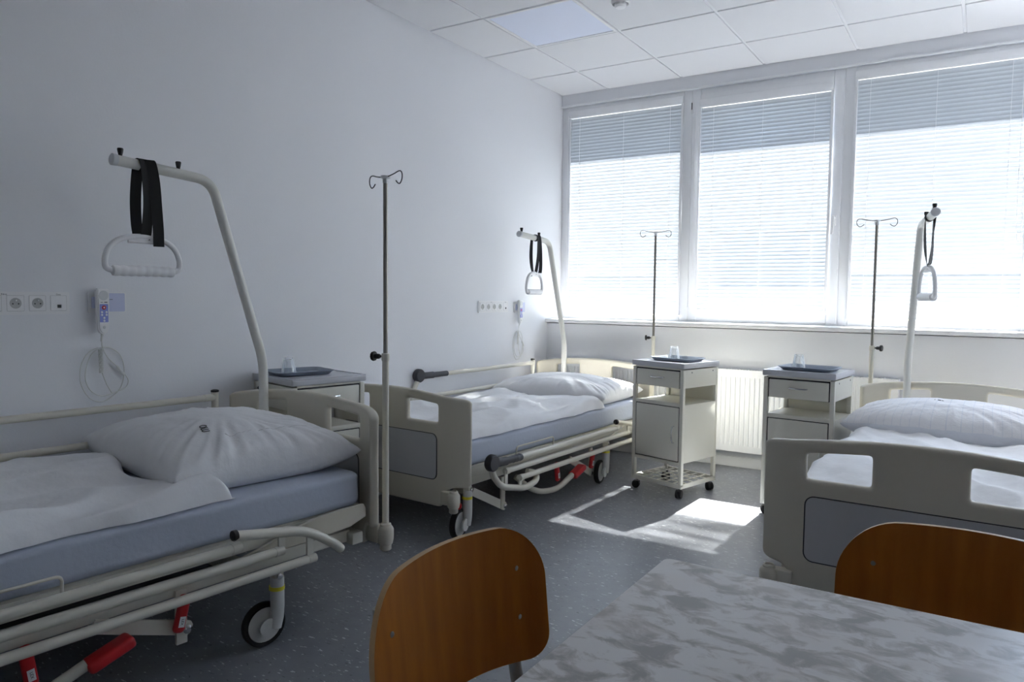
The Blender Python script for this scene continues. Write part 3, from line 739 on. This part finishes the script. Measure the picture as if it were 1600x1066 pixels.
# ------------------------------------------------------------------ infusion stands plugged into the bed corners
def iv_pole(k, sx, label, hook=0, knob=PI, short=0.):
    (bx, by), t, LL, dz = BEDS[k]; P = bl(k, (sx*.448, LL+.02, .20+dz))
    e = empty('infusion_stand', P, t, label, 'infusion stand', 'infusion stands on the beds')
    zj, zt_ = .715, 1.44-short
    b = MB(); b.cyl((0, 0, .0), (0, 0, zj-.02), .0125, 16); b.lathe([(.0135, zj-.03), (.0155, zj-.025), (.0155, zj-.003), (.0125, zj)], n=16); b.build('outer_tube', 'tube', e)
    b = MB(); b.cyl((0, 0, zj-.05), (0, 0, zt_), .0085, 14); b.build('inner_rod', 'steel', e)
    d = Vector((math.cos(knob), math.sin(knob), 0)); z = zj-.013
    b = MB(); b.tube([d*.014+Vector((0, 0, z)), d*.03+Vector((0, 0, z))], .004, 8)
    rot = frame((0, 0, 0), Vector((0, 0, 1)).cross(d), (0, 0, 1)).to_3x3()
    rr = Matrix((d.orthogonal().normalized(), d.cross(d.orthogonal().normalized()), d)).transposed()
    b.lathe([(.008, .024), (.010, .03), (.010, .045), (.018, .046), (.019, .052), (.017, .058), (.006, .060)], (0, 0, z), rr, 10); b.build('clamp_knob', 'black', e)
    b = MB(); b.lathe([(.0095, zt_-.02), (.0105, zt_-.016), (.0105, zt_-.002), (.018, zt_), (.019, zt_+.004), (.017, zt_+.008), (.004, zt_+.010)], n=18); b.build('hook_head', 'greyplastic', e)
    for a in (hook, hook+PI):
        u = Vector((math.cos(a), math.sin(a), 0)); q = lambda r, zz: u*r+Vector((0, 0, zt_+zz))
        b = MB(); b.tube(spline([q(.012, .003), q(.055, .010), (q(.090, .017)), q(.105, .008), q(.106, -.012), q(.094, -.028), q(.080, -.026), q(.068, -.016)], 6), .0022, 8); b.build('hook', 'wire', e)
    return e
iv_pole(1, 1, 'tall infusion stand at the headboard corner of the nearest left bed', hook=R(-8), knob=PI+.3, short=.07)
iv_pole(2, 1, 'thin infusion stand behind the middle bedside cabinet', hook=R(28), knob=PI+.4)
iv_pole(3, -1, 'infusion stand at the left headboard corner of the right bed', hook=R(12), knob=-.2)

# ------------------------------------------------------------------ bedside cabinets
def cabinet(label):
    w, d = .39, .38; e = empty('bedside_cabinet', (0, 0, 0), 0, label, 'bedside cabinet', 'bedside cabinets')
    hw, hd = w/2, d/2
    b = MB(); p = .024
    for sx in (-1, 1):
        for sy in (-1, 1): b.box((sx*(hw-p/2), sy*(hd-p/2), .4175), (p, p, .695), bev=.002)
    b.build('corner_posts', 'cab', e)
    b = MB()
    for sx in (-1, 1):
        b.box((sx*(hw-.003), 0, .385), (.005, d-.006, .345), bev=.001); b.box((sx*(hw-.003), 0, .711), (.005, d-.006, .108), bev=.001)
    b.box((0, hd-.003, .385), (w-.006, .005, .345)); b.box((0, hd-.003, .62), (w-.006, .005, .29))
    b.box((0, 0, .553), (w-.01, d-.01, .006)); b.box((0, -hd+.004, .556), (w-.048, .006, .022), bev=.001); b.box((0, 0, .213), (w-.01, d-.01, .005)); b.box((0, -hd+.004, .205), (w-.048, .006, .018)); b.box((0, 0, .66), (w-.012, d-.03, .004)); b.box((0, -hd+.006, .767), (w-.048, .006, .010))
    b.build('carcass', 'cab', e)
    for sx in (-1, 1):
        for yy in (-.10, .13):
            b = MB(); b.cyl((sx*(hw-.001), yy, .748), (sx*(hw+.0006), yy, .748), .0045, 10); b.build('bolt_hole', 'black', e)
    b = MB(); b.box((0, 0, .786), (w+.014, d+.014, .028), bev=.005, seg=3)
    for s in (-1, 1): b.box((s*(hw+.001), 0, .801), (.010, d+.012, .006), bev=.002); b.box((0, s*(hd+.001), .801), (w+.012, .010, .006), bev=.002)
    b.build('lid', 'lid', e)
    b = MB(); b.box((0, -hd+.010, .705), (w-.062, .02, .098), bev=.003); b.box((0, .0, .70), (w-.08, d-.07, .08)); o = b.build('drawer', 'cab', e)
    b = MB(); b.box((0, -hd+.014, .709), (w-.050, .012, .108)); b.build('drawer_gap', 'black', o)
    def handle(pa, pb, out, par):
        pa, pb = Vector(pa), Vector(pb); mid = (pa+pb)/2; o_ = Vector(out)
        b = MB(); b.tube(spline([pa, pa+o_*.7+(pb-pa)*.06, mid+o_*1.1, pb+o_*.7-(pb-pa)*.06, pb], 6), .004, 8); b.build('handle', 'chrome', par)
    handle((-.05, -hd+.003, .712), (.05, -hd+.003, .712), (0, -.022, 0), o)
    b = MB(); b.box((0, -hd+.006, .381), (w-.062, .012, .318), bev=.003); o = b.build('door', 'cab', e)
    b = MB(); b.box((0, -hd+.012, .381), (w-.052, .012, .326)); b.build('door_gap', 'black', o)
    handle((hw-.062, -hd, .43), (hw-.062, -hd, .33), (0, -.024, 0), o)
    b = MB()
    for s in (-1, 1): b.box((s*(hw-.006), 0, .074), (.012, d, .026), bev=.002); b.box((0, s*(hd-.006), .074), (w-.024, .012, .026), bev=.002)
    for i in range(1, 6): b.box((-hw+.012+(w-.024)*i/6, 0, .082), (.014, d-.024, .003))
    for i in range(1, 5): b.box((0, -hd+.012+(d-.024)*i/5, .082), (w-.024, .014, .003))
    b.build('bottom_rack', 'cab', e)
    b = MB(); b.tube(fillet([(-hw+.0, -.12, .752), (-hw-.016, -.12, .742), (-hw-.016, -.11, .735), (-hw-.016, .11, .735), (-hw-.016, .12, .742), (-hw+.0, .12, .752)], .01), .003, 8); b.build('towel_wire', 'wire', e)
    for sx in (-1, 1):
        for sy in (-1, 1):
            x, y = sx*(hw-.03), sy*(hd-.03); b = MB(); a = sx*.7+sy*.4
            ax = Matrix.Rotation(a, 3, 'Z') @ AX['x']; dv = Matrix.Rotation(a, 3, 'Z') @ Vector((0, -.010, 0))
            for k in (-1, 1):
                pc = Vector((x, y, .0255))+dv + Matrix.Rotation(a, 3, 'Z') @ Vector((k*.011, 0, 0)); b.lathe([(.018, -.009), (.0245, -.007), (.0255, 0), (.0245, .007), (.018, .009)], pc, ax, 18)
            o = b.build('caster', 'rubber', e)
            b = MB(); b.cyl((x, y, .04), (x, y, .064), .008, 10); b.lathe([(.021, .030), (.021, .045), (.012, .050)], (x+dv.x*.5, y+dv.y*.5, 0), None, 14); b.build('caster_hood', 'black', o)
    return e
CAB = {'A': ((1.395, -1.03), R(-15.7), .95), 'B': ((.235, -2.92), R(78), 1.), 'C': ((2.186, -1.112), R(-6), .945)}
ca = cabinet('ivory metal bedside cabinet in the middle, its whole front and casters in view'); ca.location = (*CAB['A'][0], 0); ca.rotation_euler = (0, 0, CAB['A'][1]); ca.scale = (.95, .95, 1)
cb = copy_tree(ca); tag(cb, 'ivory bedside cabinet between the two left beds, by the left wall', 'bedside cabinet', 'bedside cabinets'); cb.location = (*CAB['B'][0], 0); cb.rotation_euler = (0, 0, CAB['B'][1]); cb.scale = (.98, .98, 1)
cc = copy_tree(ca); tag(cc, 'ivory bedside cabinet partly hidden behind the footboard of the right bed', 'bedside cabinet', 'bedside cabinets'); cc.location = (*CAB['C'][0], 0); cc.rotation_euler = (0, 0, CAB['C'][1]); cc.scale = (.945, .945, 1)

def tray(c, rz, label):
    e = empty('serving_tray', (c[0], c[1], .802), rz, label, 'tray', 'trays on the bedside cabinets')
    b = MB(); n = 8
    def ring(w, h, r, z): return [b.bm.verts.new((p[0], p[1], z)) for p in rrect(w, h, r, n)]
    Rr = [ring(.235, .165, .02, .003), ring(.245, .175, .024, .003), ring(.272, .202, .032, .016), ring(.292, .222, .038, .020), ring(.294, .224, .039, .018), ring(.274, .204, .033, .013), ring(.247, .177, .025, .0)]
    b.bm.faces.new(Rr[0])
    for A, B in zip(Rr, Rr[1:]):
        for j in range(len(A)): b.bm.faces.new((A[j], A[(j+1) % len(A)], B[(j+1) % len(A)], B[j]))
    b.bm.faces.new(Rr[-1][::-1]); b.build('tray_body', 'tray', e)
    b = MB()
    for sx in (-1, 1):
        for sy in (-1, 1): b.cyl((sx*.10, sy*.065, -.001), (sx*.10, sy*.065, .001), .006, 8)
    b.build('tray_feet', 'black', e)
    return e
def glass(c, label):
    e = empty('drinking_glass', (c[0], c[1], .8062), 0, label, 'drinking glass', 'upturned glasses on the trays')
    b = MB(); b.lathe([(.0345, 0), (.0345, .012), (.033, .016), (.0245, .072), (.0235, .078)], n=14, capb=False); b.lathe([(.0325, .0), (.031, .014), (.0228, .068)], n=14, capb=False); b.build('glass_body', 'tumbler', e)
    b = MB(); b.lathe([(.0345, 0), (.0352, .002), (.0345, .004), (.033, .003), (.0335, 0)], n=24, capb=False, capt=False); b.build('rim', 'tumbler', e)
    return e
def clc(k, x, y):
    (cx, cy), a, s = CAB[k]; return (cx+math.cos(a)*x*s-math.sin(a)*y*s, cy+math.sin(a)*x*s+math.cos(a)*y*s)
tray(clc('A', .0, .02), CAB['A'][1]+R(3), 'grey-blue tray on the middle bedside cabinet'); glass(clc('A', -.055, .055), 'upturned glass on the tray of the middle bedside cabinet')
tray(clc('B', -.035, .035), CAB['B'][1]+R(-6), 'grey-blue tray on the cabinet between the left beds'); glass(clc('B', -.085, .045), 'upturned glass behind the lifting pole, on the cabinet between the left beds')
tray(clc('C', .01, -.02), CAB['C'][1]+R(-2), 'grey-blue tray on the bedside cabinet beside the right bed'); glass(clc('C', -.06, .0), 'upturned glass on the tray beside the right bed')

# ------------------------------------------------------------------ wall services (left wall, x = 0)
def WF(y, z, x=0): return frame((x, y, z), (0, 1, 0), (0, 0, 1))        # local x along +y, local y up, out of the wall = +x
def socket_strip(y0, z0, label):
    e = empty('socket_strip', (0, y0, z0), 0, label, 'wall sockets', 'socket strips on the left wall')
    b = MB(); b.prism(rrect(.380, .084, .007, 4), .007, WF(0, 0)); b.prism(rrect(.366, .070, .006, 4), .0105, WF(0, 0)); b.build('frame_plate', 'white', e, smooth=30)
    for i in range(5):
        yc = -.148+.074*i
        b = MB(); b.prism(rrect(.056, .056, .002, 2), .0118, WF(yc, 0)); o = b.build('socket_insert', 'white', e)
        b = MB(); P = [(0.0112, yc+p[0], p[1]) for p in rrect(.057, .057, .002, 2)]; b.tube(P, .0006, 4, closed=True); b.build('insert_seam', 'socketgrey', o)
        if i < 4:
            b = MB(); b.lathe([(.0195, .0), (.0195, .0006), (.0185, .0010), (.0150, .0005), (.0, .0004)], (.0118, yc, 0), AX['x'], 28, False, False); b.build('socket_well', 'socketgrey', o)
            for dy in (-.0095, .0095):
                b = MB(); b.cyl((.0118, yc+dy, -.002), (.0127, yc+dy, -.002), .0026, 10); b.build('pin_hole', 'black', o)
            b = MB(); b.cyl((.0112, yc, .010), (.018, yc, .010), .0024, 8); b.build('earth_pin', 'chrome', o)
        else:
            b = MB(); b.box((.0122, yc+.002, -.012), (.0014, .014, .012)); b.build('data_port', 'black', o)
            text('Data', .0085, WF(yc, .0325, .0104), 'printed_text', 'ink', e, .0002)
        if i == 1: text('Zdroj', .0085, WF(yc+.037, .0325, .0104), 'printed_text', 'ink', e, .0002)
    return e
socket_strip(-4.101, 1.146, 'white socket strip with data port above the nearest left bed')
socket_strip(-.985, 1.109, 'white row of four sockets and a data port by the window corner')
def call_unit(y0, z0, which):
    near = which == 1
    e = empty('call_socket_plate', (0, y0+.035, z0+.03), 0, 'violet-grey wall plate behind the handset ' + ('above the nearest left bed' if near else 'by the window corner'), 'wall plate', 'call plates on the left wall')
    b = MB(); b.prism(rrect(.150, .080, .006, 4, -.0, 0), .010, WF(0, 0)); b.build('back_plate', 'white', e)
    b = MB(); b.prism(rrect(.108, .074, .004, 3, .014, 0), .0125, WF(0, 0)); b.build('cover', 'violet', e)
    b = MB(); b.box((.013, .012, .012), (.001, .012, .002)); b.build('indicator', 'ink', e)
    h = empty('call_handset', (.0, y0, z0), 0, 'white nurse-call handset with blue keypad and coiled cable ' + ('above the nearest left bed' if near else 'beside the window corner sockets'), 'handset', 'nurse-call handsets')
    b = MB(); P = [(-.025, .085)] + [(.025, .085)] + [(.0245-.0025*(i/8)**2, .085-.15*i/8) for i in range(1, 9)] + [(.022*math.cos(a), -.065-.030*math.sin(a)) for a in [PI*i/10 for i in range(1, 10)]] + [(-.022, -.065)]
    b.prism(P, .024, WF(0, 0, .020)); bmesh.ops.recalc_face_normals(b.bm, faces=b.bm.faces[:])
    bmesh.ops.bevel(b.bm, geom=[ed for ed in b.bm.edges if ed.calc_face_angle(0) > .9], offset=.005, segments=3, affect='EDGES'); b.build('handset_body', 'white', h)
    b = MB(); b.box((.0125, -.024, .03), (.016, .012, .045), bev=.002); b.box((.015, 0, .03), (.012, .04, .03)); b.build('cradle', 'violet', h)
    b = MB(); b.lathe([(.019, 0), (.019, .0012), (.016, .0015), (.010, .0006)], (.044, 0, .058), AX['x'], 24); b.build('speaker', 'greyplastic', h)
    b = MB(); b.prism(rrect(.033, .072, .002, 2, 0, -.012), .0010, WF(0, 0, .044)); b.build('keypad', 'keypad', h)
    b = MB(); b.box((.0443, -.008, .031), (.0008, .009, .0016)); b.box((.0443, .008, .031), (.0008, .012, .003)); b.build('handset_print', 'ink', h)
    def btn(y, z, r, m): b = MB(); b.lathe([(r, 0), (r*.8, .0016)], (.0448, y, z), AX['x'], 16); return b.build('button', m, h)
    o = btn(0, .010, .0085, 'red'); b = MB(); b.lathe([(.0035, 0), (.003, .0006)], (.0464, 0, .010), AX['x'], 10); b.build('button_mark', 'white', o)
    for (y, z) in ((-.0085, -.008), (.0095, -.008), (-.0085, -.019), (.0095, -.019), (0, -.031), (0, -.042)): btn(y, z, .0046, 'white')
    btn(0, -.068, .006, 'greyplastic')
    # cable
    X = .012; k = 1 if near else .78
    b = MB(); b.tube(spline([(.030, 0, -.093), (.026, -.001, -.105), (.020, 0, -.125)], 5), [.0055]*5+[.004]*5+[.003], 8)
    b.tube(spline([(.022, 0, -.12), (X+.006, .005, -.15), (X+.004, .025, -.19), (X+.002, .055, -.222), (X, .078, -.242), (X, .105*k, -.278), (X, .110*k, -.30), (X, .095*k, -.322), (X, .055, -.335), (X, .0, -.345), (X, -.045*k, -.315), (X, -.062*k, -.26), (X, -.045*k, -.19), (X, -.010, -.155), (X, .035, -.152), (X, .078*k, -.185), (X, .094*k, -.245), (X, .080*k, -.315), (X, .04, -.352), (X, -.005, -.368), (X, -.050*k, -.345), (X, -.080*k, -.285), (X, -.078*k, -.22), (X, -.05*k, -.17), (X, -.012, -.150)], 6), .0022, 7)
    c = b.build('cable', 'cable', h)
    b = MB(); hel = []
    for i in range(16*14+1):
        a = i/14*2*PI; hel.append((X+.007+.0065*math.cos(a), -.004+.0075*math.sin(a)+.002*i/224, -.155-.095*i/224))
    hel += [(X+.004, .005, -.26), (X+.002, .02, -.30), (X, .04, -.335)]
    b.tube(hel, .0022, 6); b.build('coiled_section', 'cable', c)
    b = MB(); b.tube([(X, .062, -.228), (X, .068, -.234), (X, .088, -.262), (X, .094, -.270)], [.003, .0065, .0065, .003], 10); b.build('inline_plug', 'cable', c)
call_unit(-3.800, 1.118, 1); call_unit(-.668, 1.072, 2)

# ------------------------------------------------------------------ table and chairs
e = empty('dining_table', (2.536+.5, -4.205-.42, 0), 0, 'table with marbled grey-beige top in the foreground', 'table')
b = MB(); b.prism(rrect(1.0, .84, .012, 4), .022, Matrix.Translation((0, 0, .728))); bmesh.ops.bevel(b.bm, geom=[ed for ed in b.bm.edges if ed.calc_face_angle(0) > 1.2], offset=.003, segments=2, affect='EDGES'); b.build('table_top', 'table', e)
b = MB()
for s in (-1, 1): b.box((0, s*.37, .70), (.88, .02, .055)); b.box((s*.45, 0, .70), (.02, .72, .055))
b.build('apron', 'chairsteel', e)
for sx in (-1, 1):
    for sy in (-1, 1): b = MB(); b.box((sx*.45, sy*.37, .364), (.035, .035, .728), bev=.004); b.build('leg', 'chairsteel', e)

def chair(label):
    """origin on the floor under the middle of the backrest; faces -y"""
    e = empty('wooden_chair', (0, 0, 0), 0, label, 'chair', 'wooden chairs at the table')
    W2, zb, zt = .208, .562, .806
    def zt_(x): return zt - .012*(x/W2)**2
    b = MB(); nx, nz, th = 40, 14, .009
    def edge(x):      # (bottom, top) of the board outline with rounded corners
        a = abs(x); rt, rb = .092, .045
        t = zt_(x); lo = zb + .018*math.cos(x/W2*PI/2)
        if a > W2-rt: q = (a-(W2-rt))/rt; t -= rt*(1-math.sqrt(max(0, 1-q*q)))
        if a > W2-rb: q = (a-(W2-rb))/rb; lo += rb*(1-math.sqrt(max(0, 1-q*q)))
        return lo, t
    def cv(x, z): return -.045*(x/W2)**2 + .10*(z-.70)
    Fv, Bv = [], []
    for i in range(nx+1):
        u = math.sin((i/nx-.5)*PI); x = W2*u; lo, t = edge(x*.9999); f, k = [], []
        for j in range(nz+1):
            z = lo+(t-lo)*j/nz; f.append(b.bm.verts.new((x, cv(x, z)-th/2, z))); k.append(b.bm.verts.new((x, cv(x, z)+th/2, z)))
        Fv.append(f); Bv.append(k)
    for i in range(nx):
        for j in range(nz):
            b.bm.faces.new((Fv[i][j], Fv[i+1][j], Fv[i+1][j+1], Fv[i][j+1])); b.bm.faces.new((Bv[i][j], Bv[i][j+1], Bv[i+1][j+1], Bv[i+1][j]))
    bd = b.build('backrest', 'wood', e)
    b = MB(); ring = [(i, nz) for i in range(nx+1)] + [(nx, j) for j in range(nz-1, -1, -1)] + [(i, 0) for i in range(nx-1, -1, -1)] + [(0, j) for j in range(1, nz)]
    A = [b.bm.verts.new(bd.data.vertices[0].co) for _ in ()]
    F2 = []; 
    for (i, j) in ring:
        u = math.sin((i/nx-.5)*PI); x = W2*u; lo, t = edge(x*.9999); z = lo+(t-lo)*j/nz
        F2.append((b.bm.verts.new((x*1.001, cv(x, z)-th/2-.0004, z+(.0003 if j == nz else 0))), b.bm.verts.new((x*1.001, cv(x, z)+th/2+.0004, z+(.0003 if j == nz else 0)))))
    for k in range(len(F2)):
        p, q = F2[k], F2[(k+1) % len(F2)]
        try: b.bm.faces.new((p[0], q[0], q[1], p[1]))
        except ValueError: pass
    b.build('backrest_edge', 'plywood_edge', bd)
    for sx in (-1, 1):
        for z in (.645, .728):
            x = sx*.152; b = MB(); b.lathe([(.0045, 0), (.004, .0012), (.002, .002)], (x, cv(x, z)-th/2, z), AX['-y'], 14); b.build('screw', 'chairsteel', bd)
    for sx in (-1, 1):
        b = MB(); x = sx*.152; p = [(x, cv(x, .76)+.014, .76), (x, cv(x, .60)+.016, .60), (x*1.02, -.035, .46), (x*1.05, -.02, .22), (x*1.08, .0, 0.0)]
        b.tube(spline(p, 5), .0115, 10); b.build('leg', 'chairsteel', e)
        b = MB(); b.tube(fillet([(x*1.1, -.04, .43), (x*1.15, -.40, .43), (x*1.22, -.43, .0)], .04), .0115, 10); b.build('leg', 'chairsteel', e)
    b = MB(); b.tube([(-.165, -.06, .43), (.165, -.06, .43)], .010, 10); b.tube([(-.165, -.36, .43), (.165, -.36, .43)], .010, 10); b.build('cross_rail', 'chairsteel', e)
    b = MB(); P = rrect(.40, .40, .07, 6, 0, -.235); b.prism(P, .012, Matrix.Translation((0, 0, .442))); b.build('seat', 'wood', e)
    return e
ch = chair('orange-brown wooden chair at the left side of the marbled table'); ch.location = (2.288, -4.49, 0); ch.rotation_euler = (0, 0, R(88))
c2 = copy_tree(ch); tag(c2, 'orange-brown wooden chair in front of the right bed, behind the marbled table', 'chair', 'wooden chairs at the table'); c2.location = (2.982, -3.95, 0); c2.rotation_euler = (0, 0, R(-4))

# ------------------------------------------------------------------ daylight
w = bpy.data.worlds.new('sky'); scene.world = w; w.use_nodes = True; nt = w.node_tree; bg = nt.nodes['Background']
sky = nt.nodes.new('ShaderNodeTexSky'); sky.sky_type = 'NISHITA'; sky.sun_disc = False; sky.sun_elevation = R(49); sky.sun_rotation = R(2.6)
nt.links.new(sky.outputs[0], bg.inputs[0]); bg.inputs[1].default_value = .44
sl = bpy.data.lights.new('sun', 'SUN'); sl.energy = 22; sl.angle = R(.6); sl.color = (1., .97, .94)
so = bpy.data.objects.new('sun', sl); COL.objects.link(so)
so.rotation_euler = Vector((.045, 1, 1.10)).to_track_quat('Z', 'Y').to_euler()

# ------------------------------------------------------------------ camera
cam = bpy.data.cameras.new('camera'); co = bpy.data.objects.new('camera', cam); COL.objects.link(co); scene.camera = co
f_px, yaw, pitch, roll = 1147.894, -.56789, -.0627, .01037
fw = Vector((math.sin(yaw)*math.cos(pitch), math.cos(yaw)*math.cos(pitch), math.sin(pitch))); rt = Vector((math.cos(yaw), -math.sin(yaw), 0)); up = rt.cross(fw)
r2 = rt*math.cos(roll)+up*math.sin(roll); u2 = -rt*math.sin(roll)+up*math.cos(roll)
mm = Matrix((r2, u2, -fw)).transposed().to_4x4(); mm.translation = Vector((2.9714, -5.383, 1.195)); co.matrix_world = mm
cam.sensor_width = 36; cam.lens = f_px/1600*36; cam.clip_start = .05

vs = scene.view_settings; vs.view_transform = 'Standard'; vs.look = 'None'; vs.gamma = 1; vs.exposure = 1.88; vs.use_curve_mapping = False
cy = scene.cycles; cy.max_bounces = 14; cy.diffuse_bounces = 9; cy.transmission_bounces = 10; cy.transparent_max_bounces = 16; cy.use_denoising = True; cy.denoiser = 'OPENIMAGEDENOISE'
cy.sample_clamp_indirect = 8; cy.caustics_reflective = False; cy.caustics_refractive = False
